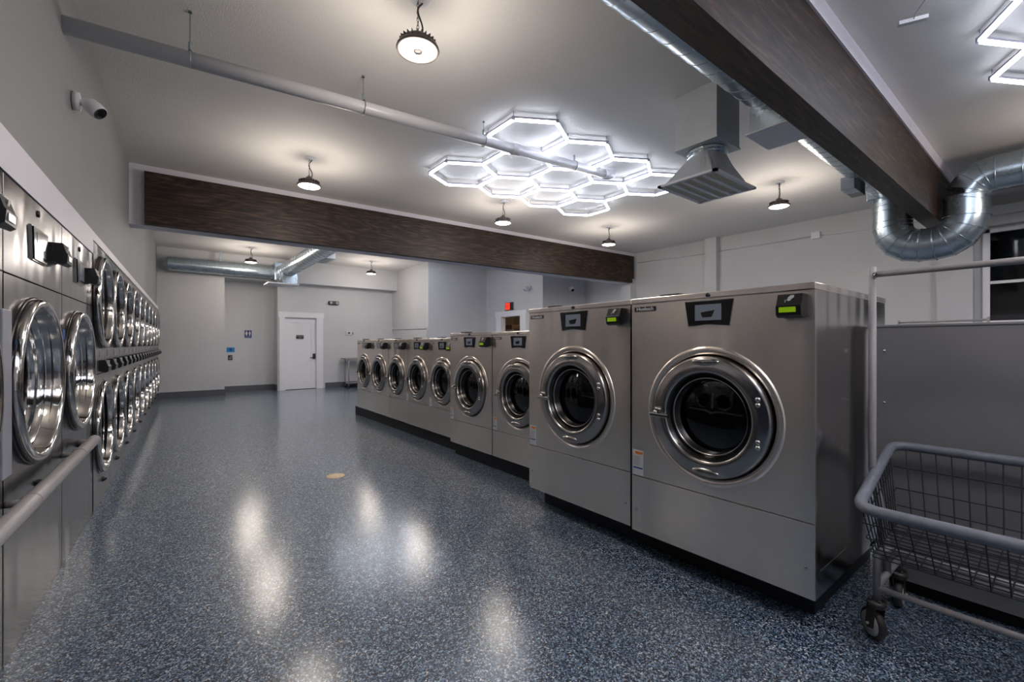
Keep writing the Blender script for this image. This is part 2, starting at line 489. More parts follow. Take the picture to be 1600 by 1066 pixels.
# cove base
def base(name, boxes):
    mb = MB()
    for b_ in boxes: mb.box(*b_, 0, 0.15)
    struct(name, mb, 'base')
base('baseboard_back', [(-0.15, 1.175, 13.055, 13.07), (1.17, 2.42, 13.885, 13.9), (1.17, 1.185, 13.07, 13.9), (2.405, 2.42, 13.45, 13.9), (3.66, 5.7, 13.435, 13.45)])
base('baseboard_side', [(5.685, 5.7, 11.0, 13.435), (5.685, 7.64, 10.985, 11.0), (7.625, 7.64, 10.46, 10.985), (7.625, 7.64, 8.46, 9.10)])
base('baseboard_right', [(9.235, 9.25, -4.0, 8.45)])

# white door and its casing
d = MB()
d.box(DX0 + 0.01, DX1 - 0.01, 13.50, 13.545, 0.012, 2.0)
for b_ in ((DX0 + 0.01, DX0 + 0.13), (DX1 - 0.13, DX1 - 0.01)): d.box(b_[0], b_[1], 13.488, 13.50, 0.012, 2.0)
d.box(DX0 + 0.13, DX1 - 0.13, 13.488, 13.50, 1.87, 2.0).box(DX0 + 0.13, DX1 - 0.13, 13.488, 13.50, 0.012, 0.26)
door = struct('door_1', d, 'white')
h = MB().box(3.33, 3.40, 13.462, 13.49, 0.85, 1.0, bev=0.006)
hd = h.build('door_lock', 'plastic', door)
h = MB().tube([(3.365, 13.462, 0.885), (3.365, 13.43, 0.885), (3.25, 13.43, 0.885)], 0.010, 10)
h.build('door_lever', 'plastic', door, label='black lever handle')
h = MB().box(2.90, 3.09, 13.480, 13.488, 1.42, 1.52)
pl = h.build('door_plate', 'plastic', door, label='small black name plate')
text_obj('lettering', 'EMPLOYEES', 0.030, 'label', pl, (2.995, 13.479, 1.485), (PI / 2, 0, 0), 0.0004)
text_obj('lettering', 'ONLY', 0.026, 'label', pl, (2.995, 13.479, 1.450), (PI / 2, 0, 0), 0.0004)
fr = MB().box(2.46, DX0, 13.42, 13.45, 0, 2.01).box(DX1, 3.60, 13.42, 13.45, 0, 2.01).box(2.44, 3.62, 13.415, 13.45, 2.01, 2.16)
fr.box(DX0, DX0 + 0.012, 13.45, 13.56, 0, 2.01).box(DX1 - 0.012, DX1, 13.45, 13.56, 0, 2.01).box(DX0, DX1, 13.45, 13.56, 1.998, 2.01)
struct('trim_8', fr, 'white')
fr = MB().box(7.61, 7.64, 9.12, 9.36, 0, 2.05).box(7.61, 7.64, 10.22, 10.46, 0, 2.05).box(7.605, 7.64, 9.08, 10.50, 2.05, 2.20)
fr.box(7.64, 7.76, 9.36, 9.372, 0, 2.05).box(7.64, 7.76, 10.208, 10.22, 0, 2.05).box(7.64, 7.76, 9.36, 10.22, 2.038, 2.05)
struct('trim_9', fr, 'white')
# right hand window
wn = MB()
wn.box(9.20, 9.30, 0.76, 0.83, 1.56, 2.90).box(9.20, 9.30, -0.98, -0.93, 1.56, 2.90).box(9.20, 9.30, -0.98, 0.83, 2.85, 2.90).box(9.18, 9.30, -0.98, 0.83, 1.56, 1.605)
wn.box(9.22, 9.28, -0.93, 0.76, 2.125, 2.165).box(9.22, 9.28, -0.11, -0.07, 1.6, 2.85)
win = struct('window_1', wn, 'white')
MB().box(9.245, 9.250, -0.93, 0.76, 1.6, 2.85).build('pane', 'winglass', win)
MB().box(9.6, 9.62, -1.6, 1.6, 1.0, 3.4).build('outside', 'night', win, label='dark night outside the window')

# ---------------------------------------------------------------- beams
L = math.hypot(9.3, 0.42)
mb = MB().box(0.0, L, 0.0, 0.10, 2.885, 3.43).box(0.0, L - 0.06, 0.0, 0.10, 2.775, 2.885)
o = tag(mb.build('ceiling_beam', 'wood'), 'dark brown timber beam crossing the room above the row of washers', 'beam'); o.location = (-0.2, 7.15, 0); o.rotation_euler = (0, 0, BA)
mb = MB().box(-0.45, 9.13, 1.035, 1.205, 2.78, 3.40)
tag(mb.build('ceiling_beam', 'wood'), 'nearest dark timber beam running to the upper right beside the round duct', 'beam')

# ---------------------------------------------------------------- washers
def reader_mb(wd=0.10, ht=0.105, dp=0.07):
    """wedge shaped black card reader: flat upper face, slanting lower face, local front is -y"""
    a = wd / 2
    prof = [(0.0, 0.0), (-dp * 0.75, 0.0), (-dp, -ht * 0.42), (-dp * 1.12, -ht * 0.50), (-dp * 1.05, -ht * 0.90), (-dp * 0.75, -ht), (0.0, -ht * 0.86)]
    return MB().prism([(y, z) for y, z in prof], -a, a, plane='yz')
def hand_symbol(parent, x, y, z, s):
    m = MB()
    m.box(x - 0.42 * s, x + 0.04 * s, y - 0.0006, y, z - 0.14 * s, z - 0.10 * s)
    m.box(x - 0.42 * s, x - 0.36 * s, y - 0.0006, y, z - 0.42 * s, z - 0.10 * s)
    m.box(x - 0.42 * s, x + 0.10 * s, y - 0.0006, y, z - 0.44 * s, z - 0.38 * s)
    m.prism([(x - 0.22 * s, z - 0.44 * s), (x - 0.06 * s, z - 0.44 * s), (x + 0.02 * s, z - 0.62 * s), (x - 0.30 * s, z - 0.62 * s)], y - 0.0006, y)
    m.prism([(x - 0.18 * s, z - 0.16 * s), (x - 0.10 * s, z + 0.14 * s), (x + 0.14 * s, z + 0.36 * s), (x + 0.52 * s, z + 0.40 * s), (x + 0.50 * s, z + 0.12 * s),
             (x + 0.30 * s, z + 0.02 * s), (x + 0.12 * s, z - 0.20 * s), (x - 0.06 * s, z - 0.24 * s)], y - 0.0006, y)
    return m.build('tap_symbol', 'label', parent, label='white hand and card symbol')

def washer(wd, h0, h1, dp, R, cz, seam, k, label, group):
    """local origin: middle of the front bottom edge on the floor, front faces -y; R outer trim radius; k detail scale"""
    t = thing('washing_machine', label, 'washing machine', (0, 0, 0), 0, group)
    a = wd / 2 - 0.006
    top = h1
    ro = R * 0.97
    # cabinet: sides, back, top, bottom
    cb = MB()
    cb.box(-a, -a + 0.004, 0.004, dp, h0, top - 0.03).box(a - 0.004, a, 0.004, dp, h0, top - 0.03)
    cb.box(-a, a, dp - 0.004, dp, h0, top - 0.03).box(-a, a, 0.03, dp, h0, h0 + 0.02)
    cb.box(a - 0.001, a + 0.0015, dp * 0.06, dp * 0.50, h0 + 0.32 * (seam - h0), h0 + 0.34 * (seam - h0))
    cb.build('cabinet', 'steel_side', t)
    tp = MB().box(-a - 0.003, a + 0.003, -0.006, dp + 0.003, top - 0.030, top, bev=0.003)
    tp.build('top_cover', 'steel', t)
    fp = MB().plate_hole(-a, a, seam + 0.002, top - 0.032, 0.0, 0, cz, ro)
    fp.add([(-a, 0, seam + 0.002), (a, 0, seam + 0.002), (a, 0.02, seam + 0.002), (-a, 0.02, seam + 0.002)], [(0, 1, 2, 3)])
    fp.add([(-a, 0, top - 0.032), (-a, 0.02, top - 0.032), (-a, 0.02, seam), (-a, 0, seam)], [(0, 1, 2, 3)])
    fp.add([(a, 0, top - 0.032), (a, 0.02, top - 0.032), (a, 0.02, seam), (a, 0, seam)], [(0, 1, 2, 3)])
    fp.build('front_panel', 'steel', t)
    lp = MB().box(-a, a, 0.0, 0.02, h0, seam - 0.003, bev=0.0015)
    for sx in (-1, 1): lp.lathe([(0.008, -0.001), (0.006, -0.003), (0.0, -0.0035)], 10, sx * (a - 0.035), h0 + 0.4 * (seam - h0), 1)
    lp.build('lower_panel', ['steel', 'chrome'], t)
    # raised porthole trim
    tr = MB().lathe([(R, 0.001), (R * 0.992, -0.005), (R * 0.965, -0.010), (R * 0.93, -0.007), (R * 0.895, -0.002), (R * 0.885, 0.010), (R * 0.885, 0.03)], 72, 0, cz)
    tr.build('porthole_trim', 'steel', t)
    gp = MB().lathe([(R * 0.90, 0.022), (R * 0.60, 0.022)], 64, 0, cz)
    gp.build('seal', 'gasket', t, label='black rubber seal around the door')
    dm = MB().lathe([(R * 0.60, 0.022), (R * 0.58, 0.10), (R * 0.80, 0.12), (R * 0.80, dp * 0.62)], 48, 0, cz)
    for q in range(3):
        an = 2 * PI * q / 3 + 0.4
        mm = Matrix.Translation((0, 0, cz)) @ Matrix.Rotation(an, 4, 'Y')
        dm.prism([(-0.05 * R / 0.37, R * 0.80), (0.05 * R / 0.37, R * 0.80), (0, R * 0.62)], 0.14, dp * 0.60, mat=mm)
    dm.disc(R * 0.80, dp * 0.62, 48, 0, cz)
    dm.build('drum', 'drum', t, label='dark steel drum behind the door glass')
    # door
    r1 = R * 0.862; r0 = R * 0.630
    dr = MB().lathe([(r1, 0.018), (r1, -0.020), (r1 * 0.985, -0.030), (r1 * 0.955, -0.034), (r1 * 0.90, -0.036), ((r1 + r0) / 2, -0.040), (r0 * 1.06, -0.043), (r0 * 1.01, -0.040),
                     (r0 * 0.985, -0.030), (r0 * 0.955, 0.0)], 72, 0, cz)
    door = dr.build('door', 'chromed', t)
    # pressed finger scallops at top and bottom of the ring
    for sg in (1, -1):
        ds = MB()
        mm = Matrix.Translation((0, -0.037, cz + sg * (r1 * 0.905))) @ Matrix.Scale(0.30, 4, (0, 0, 1))
        ds.lathe([(R * 0.20, 0.001), (R * 0.18, -0.006), (R * 0.10, -0.010), (0.0005, -0.011)], 32, 0, 0, mat=mm)
        ds.build('door_scallop', 'chromed', door)
    gl = MB().lathe([(r0 * 0.985, -0.024), (r0 * 0.95, -0.012), (r0 * 0.86, 0.03), (r0 * 0.76, 0.055)], 64, 0, cz)
    gl.build('glass_rim', 'gasket', door)
    gl2 = MB().lathe([(r0 * 0.885, -0.004), (r0 * 0.868, -0.012), (r0 * 0.85, 0.0)], 64, 0, cz)
    gl2.build('inner_ring', 'chromed', door)
    g3 = MB().lathe([(r0 * 0.80, 0.040), (r0 * 0.62, 0.031), (r0 * 0.40, 0.025), (r0 * 0.2, 0.022), (0.0005, 0.021)], 48, 0, cz)
    g3.build('glass', 'glass', door)
    # lever handle on the left, hinge bolts on the right
    hh = MB()
    hx = -r1 * 0.99
    hh.box(hx - 0.002, hx + 0.115 * k, -0.068, -0.052, cz - 0.031, cz - 0.009, bev=0.005)
    hh.tube([(hx + 0.03 * k, -0.036, cz - 0.006), (hx + 0.03 * k, -0.062, cz - 0.006)], 0.012 * k, 12)
    hh.tube([(hx + 0.012, -0.03, cz + 0.016), (hx + 0.038 * k, -0.058, cz + 0.016), (hx + 0.064 * k, -0.036, cz + 0.010)], 0.006 * k, 8)
    hh.build('handle', 'chrome', door, label='small chrome latch handle')
    for sz in (1, -1):
        hb = MB()
        for q in (-1, 1):
            hb.lathe([(0.012 * k, 0.004), (0.012 * k, -0.004), (0.008 * k, -0.008), (0.0005, -0.009)], 14, R * 0.712, cz + sz * 0.275 * R + q * 0.0135 * k + 0.002, cy=-0.039)
        hb.build('hinge_bolts', 'chrome', door)
    # control panel
    pw, ph = 0.128 * k, 0.130 * k
    pz1 = top - 0.046; pz0 = pz1 - ph
    cp = MB().prism([(-pw - 0.004, pz1 + 0.003), (pw + 0.004, pz1 + 0.003), (pw * 0.84 + 0.004, pz0 - 0.003), (0, pz0 + 0.006 * k), (-pw * 0.84 - 0.004, pz0 - 0.003)], -0.004, 0.002)
    cpo = cp.build('control_panel', 'chrome', t)
    cp = MB().prism([(-pw, pz1), (pw, pz1), (pw * 0.84, pz0), (0, pz0 + 0.009 * k), (-pw * 0.84, pz0)], -0.009, -0.003)
    cp.build('panel_face', 'panel_gloss', cpo, label='glossy black trapezoid panel')
    s_ = MB().box(-0.070 * k, 0.072 * k, -0.0100, -0.0088, pz0 + 0.028 * k, pz1 - 0.019 * k)
    s_.build('screen', 'screen', cpo, label='grey touch screen')
    s_ = MB().prism([(-0.038 * k, pz0 + 0.070 * k), (0.038 * k, pz0 + 0.080 * k), (0.022 * k, pz0 + 0.045 * k), (-0.028 * k, pz0 + 0.043 * k)], -0.0106, -0.0099)
    s_.build('screen_picture', 'plastic', cpo)
    # lock on the top strip and chemical cap on the top
    MB().lathe([(0.0105, 0.0), (0.0105, -0.008), (0.007, -0.011), (0.0005, -0.011)], 16, 0, top - 0.016, cy=-0.006).build('lock', 'plastic', t, label='black round lock')
    MB().box(-0.33 * wd, -0.21 * wd, 0.05, 0.15, top, top + 0.018, bev=0.004).build('vent_cap', 'plastic', t, label='black cap on top')
    # badge
    bw = 0.145 * k; bh = 0.026 * k
    bx = -a + 0.022
    bd = MB().box(bx, bx + bw, -0.003, 0.0, top - 0.078 * (0.7 + 0.3 * k), top - 0.078 * (0.7 + 0.3 * k) + bh)
    bdo = bd.build('badge', 'plastic', t, label='small black name badge with silver letters')
    text_obj('lettering', 'Huebsch', bh * 1.05, 'label', bdo, (bx + bw / 2, -0.0032, top - 0.078 * (0.7 + 0.3 * k) + bh * 0.5), (PI / 2, 0, 0), 0.0005, xs=1.22 * (bw / 0.145) / (bh / 0.026), bold=0.0006)
    # card reader
    rx = wd * 0.5 - 0.085 * (0.6 + 0.4 * k) - 0.0
    rd = reader_mb().build('card_reader', 'plastic', t, label='black card reader')
    rd.location = (rx, 0, top - 0.050)
    lc = MB().prism([(-0.036, -0.0585), (0.030, -0.0585), (0.030, -0.0815), (-0.036, -0.0815)], -0.0805, -0.0740)
    lco = lc.build('lcd', 'lcd', rd, label='green lcd')
    hand_symbol(rd, 0.0, -0.0665, -0.022, 0.040)
    # rating sticker low on the left
    sw, sh = 0.073 * k, 0.150 * k
    sx = -a + 0.008; sz0 = seam + 0.005
    st = MB().box(sx, sx + sw, -0.0012, 0.0, sz0, sz0 + sh).build('warning_label', 'label', t, label='white sticker with orange and blue bars')
    MB().box(sx + sw * 0.24, sx + sw * 0.94, -0.0018, -0.0011, sz0 + sh * 0.84, sz0 + sh * 0.95).build('orange_bar', 'orange', st)
    MB().box(sx + sw * 0.05, sx + sw * 0.95, -0.0018, -0.0011, sz0 + sh * 0.265, sz0 + sh * 0.32).build('blue_bar', 'blue', st)
    pr_ = MB()
    for q in range(9): pr_.box(sx + sw * 0.08, sx + sw * (0.62 + 0.12 * (q % 2)), -0.0016, -0.0011, sz0 + sh * (0.40 + 0.042 * q), sz0 + sh * (0.415 + 0.042 * q))
    pr_.build('small_print', 'textgrey', st)
    return t
RZW = -PI / 2
GB, GM, GS = 'large washers at the near end of the row', 'medium washers in the middle of the row', 'small washers at the far end of the row'
b2 = washer(0.975, 0.15, 1.547, 1.14, 0.366, 0.897, 0.484, 1.0, 'nearest large stainless steel washer, its whole side visible beside the laundry cart', GB)
b2.location = (2.235, 1.187, 0); b2.rotation_euler = (0, 0, RZW)
dup(b2, (2.262, 2.182, 0), RZW, 'second large stainless steel washer, just left of the nearest one')
m1 = washer(0.838, 0.15, 1.395, 0.95, 0.345, 0.802, 0.411, 0.86, 'medium stainless steel washer next to the five small ones', GM)
m1.location = (2.60, 4.057, 0); m1.rotation_euler = (0, 0, RZW)
dup(m1, (2.60, 3.219, 0), RZW, 'medium stainless steel washer half hidden behind a large washer')
s1 = washer(0.70, 0.15, 1.345, 0.85, 0.315, 0.800, 0.470, 0.74, 'small stainless steel washer directly beside the medium washers', GS)
s1.location = (2.695, 4.83, 0); s1.rotation_euler = (0, 0, RZW)
for i, lb in enumerate(['second small steel washer counted from the medium washers', 'middle one of the five small steel washers',
                        'fourth small steel washer, next to the last one before the white door', 'last and farthest small steel washer, at the end of the row nearest the white door']):
    r_ = dup(s1, (2.70 + 0.008 * i, 4.83 + 0.70 * (i + 1), 0), RZW, lb)
    if i >= 1:      # the three farthest have pale square displays and unlit readers
        for c_ in r_.children:
            for g_ in c_.children:
                nm = g_.name.split('.')[0]
                if nm in ('panel_face', 'lcd', 'screen_picture'):
                    g_.material_slots[0].link = 'OBJECT'
                    g_.material_slots[0].material = M['chromed'] if nm == 'panel_face' else (M['screen'] if nm == 'screen_picture' else M['plastic'])
                    if nm == 'panel_face': g_['label'] = 'pale silver display panel'
                    if nm == 'lcd': g_['label'] = 'unlit dark display'
def plinth(x, y0, y1, d, lb):
    tag(MB().box(x, x + d, y0, y1, 0, 0.148, bev=0.006).build('mounting_plinth', 'darkfloor'), lb, 'plinth', 'black plinths under the washers')
plinth(2.735, 4.50, 8.12, 0.72, 'black plinth under the five small washers')
plinth(2.66, 2.82, 4.46, 0.80, 'black plinth under the two medium washers')
plinth(2.40, 0.76, 2.64, 0.92, 'black plinth under the two large washers in the foreground')

# ---------------------------------------------------------------- dryers on the left
def dryer_door(parent, cz, r, sx=-0.05):
    """chrome ring almost flush with the panel; its barrel runs back to a recessed glass"""
    p = 0.026
    ell = Matrix.Translation((sx, 0, cz)) @ Matrix.Scale(1.06, 4, (1, 0, 0))
    dr = MB().lathe([(r * 0.985, 0.0), (r, -p * 0.45), (r, -p), (r * 0.985, -p * 1.35), (r * 0.95, -p * 1.6), (r * 0.905, -p * 1.45), (r * 0.885, -p * 0.9), (r * 0.878, 0.022),
                     (r * 0.865, 0.026), (r * 0.865, 0.032), (r * 0.875, 0.036), (r * 0.872, 0.066)], 72, mat=ell)
    door = dr.build('door', 'chrome', parent)
    MB().lathe([(r * 1.022, 0.001), (r * 1.02, -0.006), (r * 0.98, -0.006)], 64, mat=ell).build('door_seal', 'gasket', door, label='black seal behind the chrome ring')
    MB().disc(r * 0.868, 0.060, 64, mat=ell).build('glass', 'glass', door)
    return door
def drum(parent, cz, r, dp):
    m = MB().lathe([(r * 0.92, 0.070), (r * 1.02, 0.08), (r * 1.02, dp)], 48, -0.02, cz); m.disc(r * 1.02, dp, 48, -0.02, cz)
    m.build('drum', 'drum', parent, label='dark steel drum')
def stack_dryer(label):
    t = thing('stacked_dryer', label, 'dryer', (0, 0, 0), 0, 'double stacked dryers along the left wall')
    wd = 0.845; a = wd / 2 - 0.004; H = 2.055; SE = 1.035
    MB().box(-a, -a + 0.004, 0.004, 0.95, 0, H).box(a - 0.004, a, 0.004, 0.95, 0, H).box(-a, a, 0.946, 0.95, 0, H).box(-a, a, 0.004, 0.95, H - 0.004, H).build('cabinet', 'steel_side', t)
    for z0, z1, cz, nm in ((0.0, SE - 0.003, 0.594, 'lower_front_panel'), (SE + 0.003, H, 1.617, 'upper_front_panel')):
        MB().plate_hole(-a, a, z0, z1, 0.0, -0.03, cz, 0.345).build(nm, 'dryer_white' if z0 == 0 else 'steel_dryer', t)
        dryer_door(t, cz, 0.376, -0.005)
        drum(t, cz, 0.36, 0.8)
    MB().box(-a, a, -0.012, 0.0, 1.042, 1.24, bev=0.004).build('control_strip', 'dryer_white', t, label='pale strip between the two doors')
    for sx in (-0.21, 0.21):
        rd = reader_mb(0.15, 0.10, 0.055).build('card_reader', 'plastic', t, label='black card reader')
        rd.location = (sx, -0.012, 1.148)
        ar = MB().box(-0.055, -0.040, -0.0500, -0.0420, -0.040, -0.006)
        ar.prism([(-0.035, -0.004), (-0.022, -0.004), (0.02, -0.040), (0.006, -0.040)], -0.053, -0.043).prism([(0.03, -0.004), (0.042, -0.004), (0.02, -0.040), (0.008, -0.040)], -0.053, -0.043)
        ar.build('arrow_mark', 'label', rd, label='white arrow print')
        MB().box(sx - 0.04, sx + 0.04, -0.0145, -0.012, 1.168, 1.225).box(sx - 0.030, sx + 0.030, -0.0150, -0.0145, 1.176, 1.217).build('display_frame', 'chromed', t, label='small square display')
    MB().lathe([(0.022, 0.0), (0.020, -0.012), (0.010, -0.028), (0.0005, -0.030)], 16, 0, 0.15).build('knob', 'plastic', t, label='small black lint knob')
    return t
def tall_dryer(label, wd):
    t = thing('tall_dryer', label, 'dryer', (0, 0, 0), 0, 'large single door dryers along the left wall')
    a = wd / 2 - 0.003; H = 1.95
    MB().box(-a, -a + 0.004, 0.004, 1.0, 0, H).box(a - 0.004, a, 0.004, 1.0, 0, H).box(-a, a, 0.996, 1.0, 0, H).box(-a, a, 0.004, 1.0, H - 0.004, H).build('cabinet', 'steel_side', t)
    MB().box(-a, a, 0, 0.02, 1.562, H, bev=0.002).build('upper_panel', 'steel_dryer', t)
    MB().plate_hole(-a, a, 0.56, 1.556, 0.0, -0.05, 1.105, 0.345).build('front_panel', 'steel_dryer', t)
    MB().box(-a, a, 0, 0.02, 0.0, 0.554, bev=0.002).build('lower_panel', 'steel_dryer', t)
    dryer_door(t, 1.105, 0.382, -0.05)
    drum(t, 1.105, 0.37, 0.85)
    sp = MB().prism([(-0.135, 1.825), (0.135, 1.825), (0.115, 1.665), (-0.115, 1.665)], -0.006, 0.0).build('control_panel', 'chrome', t)
    MB().prism([(-0.128, 1.819), (0.128, 1.819), (0.109, 1.671), (-0.109, 1.671)], -0.012, -0.005).build('panel_face', 'panel_gloss', sp, label='glossy black panel')
    MB().box(-0.075, 0.075, -0.0132, -0.0118, 1.695, 1.800).build('screen', 'screen', sp)
    rd = reader_mb(0.13, 0.115, 0.055).build('card_reader', 'plastic', t, label='black card reader')
    rd.location = (wd / 2 - 0.16, 0, 1.815)
    MB().box(-0.045, 0.03, -0.063, -0.058, -0.093, -0.066).build('lcd', 'screen', rd)
    hand_symbol(rd, 0.0, -0.052, -0.024, 0.045)
    MB().lathe([(0.016, 0.0), (0.016, -0.006), (0.0005, -0.007)], 16, 0.0, 1.90).build('lock', 'plastic', t, label='black round lock')
    MB().lathe([(0.018, 0.0), (0.016, -0.014), (0.009, -0.028), (0.0005, -0.030)], 16, 0.02, 0.604).build('knob', 'plastic', t, label='small black knob')
    st = MB().box(-a + 0.01, -a + 0.07, -0.0012, 0.0, 1.30, 1.36).build('sticker', 'blue', t, label='small blue sticker')
    return t
td = tall_dryer('nearest tall dryer, only its far edge visible at the left picture border', 0.98)
td.location = row(2.094); td.rotation_euler = (0, 0, ROW_RZ)
dup(td, row(3.082), ROW_RZ, 'tall steel dryer whose large round chrome door is nearest')
dup(td, row(4.066), ROW_RZ, 'tall steel dryer directly before the stacked dryers')
sd = stack_dryer('first stack of two steel dryers, beside the tall dryers')
sd.location = row(4.59 + 0.4225); sd.rotation_euler = (0, 0, ROW_RZ)
orders = ['second', 'third', 'fourth', 'fifth', 'sixth', 'seventh', 'eighth', 'ninth']
for i in range(1, 10):
    lb = f'{orders[i-1]} stack of two steel dryers counted from the tall dryers' if i < 9 else 'last stack of two steel dryers, against the back wall'
    dup(sd, row(4.59 + 0.4225 + 0.845 * i), ROW_RZ, lb)
# pale plate at the picture's left border
pk = MB().box(-0.055, 0.055, -0.022, -0.002, 0.76, 1.41, bev=0.004)
o = tag(pk.build('instruction_plate', 'placard'), 'pale upright plate on the nearest tall dryer at the left border', 'sign'); o.location = row(2.545); o.rotation_euler = (0, 0, ROW_RZ)
# bumper rail
rl = thing('bumper_rail', 'grey round pipe rail running low along the tall dryers', 'rail', row(0), ROW_RZ)
m_ = MB().tube([(1.2, -0.07, 0.642), (4.09, -0.07, 0.630)], 0.032, 20); m_.build('pipe', 'rail', rl)
for xx in (2.62, 3.58):
    MB().tube([(xx, -0.07, 0.636), (xx + 0.016, -0.07, 0.636)], 0.0345, 20).build('coupling', 'rail', rl)
    MB().tube([(xx + 0.008, 0.0, 0.636), (xx + 0.008, -0.06, 0.636)], 0.014, 12).build('bracket', 'rail', rl)
MB().tube([(4.04, 0.0, 0.631), (4.04, -0.06, 0.631)], 0.014, 12).build('bracket', 'rail', rl)

# ---------------------------------------------------------------- lamps
def bay_lamp(label):
    t = thing('bay_lamp', label, 'ceiling lamp', (0, 0, 3.185), 0, 'round warm bay lamps hanging from the ceiling')
    MB().lathe([(0.0005, 0.105), (0.035, 0.105), (0.042, 0.085), (0.085, 0.070), (0.100, 0.050), (0.108, 0.022), (0.134, 0.016), (0.138, 0.004), (0.134, -0.006), (0.122, -0.006), (0.120, 0.000)], 48, axis='z').build('housing', 'lamp_body', t)
    fin = MB()
    for k in range(24):
        mm = Matrix.Rotation(2 * PI * k / 24, 4, 'Z')
        fin.box(0.045, 0.118, -0.0015, 0.0015, 0.018, 0.062, mat=mm)
    fin.build('cooling_fins', 'lamp_body', t)
    MB().lathe([(0.120, -0.001), (0.110, -0.007), (0.060, -0.009), (0.030, -0.008)], 48, axis='z').build('diffuser', 'lamp', t, label='glowing round diffuser')
    MB().lathe([(0.030, -0.006), (0.028, -0.014), (0.0005, -0.015)], 20, axis='z').build('sensor', 'plastic', t)
    ld = bpy.data.lights.new('lamp_light', 'POINT'); ld.energy = LAMP_W; ld.color = LAMP_C; ld.shadow_soft_size = 0.21
    lo = bpy.data.objects.new('lamp_light', ld); C.objects.link(lo); lo.parent = t; lo.location = (0, 0, -0.13)
    ch = MB()
    n = 9; z0, z1 = 0.115, CZ - 3.185 - 0.02
    for k in range(n):
        zc = z0 + (z1 - z0) * (k + 0.5) / n; hh = (z1 - z0) / n * 0.62
        pts = [(math.cos(q) * 0.007 * (1 if k % 2 else 0), math.cos(q) * 0.007 * (0 if k % 2 else 1), zc + math.sin(q) * hh) for q in [2 * PI * j / 10 for j in range(10)]]
        ch.tube(pts, 0.0018, 6, closed=True)
    ch.tube([(0.012 * math.cos(q), 0, 0.112 + 0.016 * math.sin(q)) for q in [2 * PI * j / 14 for j in range(14)]], 0.004, 8, closed=True)
    ch.build('chain', 'lamp_body', t)
    pts = []
    for k in range(17):
        f = k / 16
        pts.append((0.024 * math.sin(f * 2.2 * PI) + 0.01 + 0.012 * f, 0.012 * math.cos(f * 5), 0.09 + f * (CZ - 3.185 - 0.11)))
    MB().tube(pts, 0.0055, 8).build('power_cable', 'plastic', t, label='black curling power cable')
    MB().lathe([(0.065, CZ - 3.186), (0.065, CZ - 3.185 - 0.014), (0.05, CZ - 3.185 - 0.022), (0.0005, CZ - 3.185 - 0.024)], 32, cx=0.02, axis='z').build('canopy', 'white', t, label='white ceiling canopy')
    return t
lamps = [((1.295, 2.643), 'largest, nearest round bay lamp at the top of the picture'), ((1.375, 5.731), 'round bay lamp in front of the left end of the far beam'),
         ((4.201, 5.587), 'round bay lamp just below the big cluster of hexagon lights'), ((6.71, 5.549), 'round bay lamp above the right end of the far beam'),
         ((6.711, 2.553), 'round bay lamp right of the square air diffuser'), ((1.586, 11.923), 'round bay lamp before the horizontal duct on the back wall'),
         ((4.42, 11.845), 'round bay lamp above the white door, beyond the beam'), ((1.468, 8.877), 'round bay lamp hidden behind the left part of the far beam'),
         ((4.343, 8.8), 'round bay lamp hidden behind the middle of the far beam'), ((1.3, -0.4), 'added unseen bay lamp outside the picture, directly above the viewpoint'), ((6.7, -0.5), 'added unseen bay lamp outside the picture, right of the viewpoint'), ((4.2, -3.0), 'added unseen bay lamp outside the picture, behind the grey panels')]  # last three lamps are unseen, added to brighten the near end of the room
l0 = None
for (x, y), lb in lamps:
    if l0 is None: l0 = bay_lamp(lb); l0.location = (x, y, 3.185)
    else: dup(l0, (x, y, 3.185), None, lb)

HS = 0.43
def hexcluster(label, dx, dy):
    t = thing('hexagon_light', label, 'ceiling light', (3.03 + dx, 4.87 + dy, 3.45), 0, 'honeycomb clusters of white tube lights')
    a = HS * math.sqrt(3); rp = HS * 1.5
    cen = [(a * i, 0) for i in range(4)] + [(a * (i + .5), -rp) for i in range(3)] + [(a * i, -2 * rp) for i in range(4)]
    edges = {}
    verts = {}
    for cx, cy in cen:
        p = [(cx + HS * math.sin(PI / 3 * k), cy + HS * math.cos(PI / 3 * k)) for k in range(6)]
        for k in range(6):
            q0, q1 = p[k], p[(k + 1) % 6]
            k0 = (round(q0[0], 2), round(q0[1], 2)); k1 = (round(q1[0], 2), round(q1[1], 2))
            verts[k0] = q0; verts[k1] = q1
            edges[tuple(sorted((k0, k1)))] = (q0, q1)
    me = None
    hb = MB().box(-HS / 2 + 0.014, HS / 2 - 0.014, -0.014, 0.014, 0.008, 0.026, 1)
    n = 10; prof = [(0.013, 0.008)] + [(0.017 * math.cos(PI * k / n), -0.004 - 0.014 * math.sin(PI * k / n)) for k in range(n + 1)] + [(-0.013, 0.008)]
    hb.prism([(y, z) for y, z in prof], -HS / 2 + 0.014, HS / 2 - 0.014, 0, plane='yz')
    proto = None
    for q0, q1 in edges.values():
        mx, my = (q0[0] + q1[0]) / 2, (q0[1] + q1[1]) / 2
        an = math.atan2(q1[1] - q0[1], q1[0] - q0[0])
        if proto is None:
            proto = hb.build('light_tube', ['hex', 'hexbody'], t); o = proto
        else:
            o = proto.copy(); C.objects.link(o); o.parent = t
        o.location = (mx, my, 0); o.rotation_euler = (0, 0, an)
    cb = MB().cyl(0, 0, 0, 0.022, -0.006, 0.026, n=12).cyl(0, 0, 0, 0.003, 0.026, CZ - 3.45, n=6)
    proto = None
    for q in verts.values():
        if proto is None: proto = cb.build('connector', 'hexbody', t); o = proto
        else: o = proto.copy(); C.objects.link(o); o.parent = t
        o.location = (q[0], q[1], 0)
    return t
hexcluster('large honeycomb of glowing tubes in the middle of the ceiling', 0, 0)
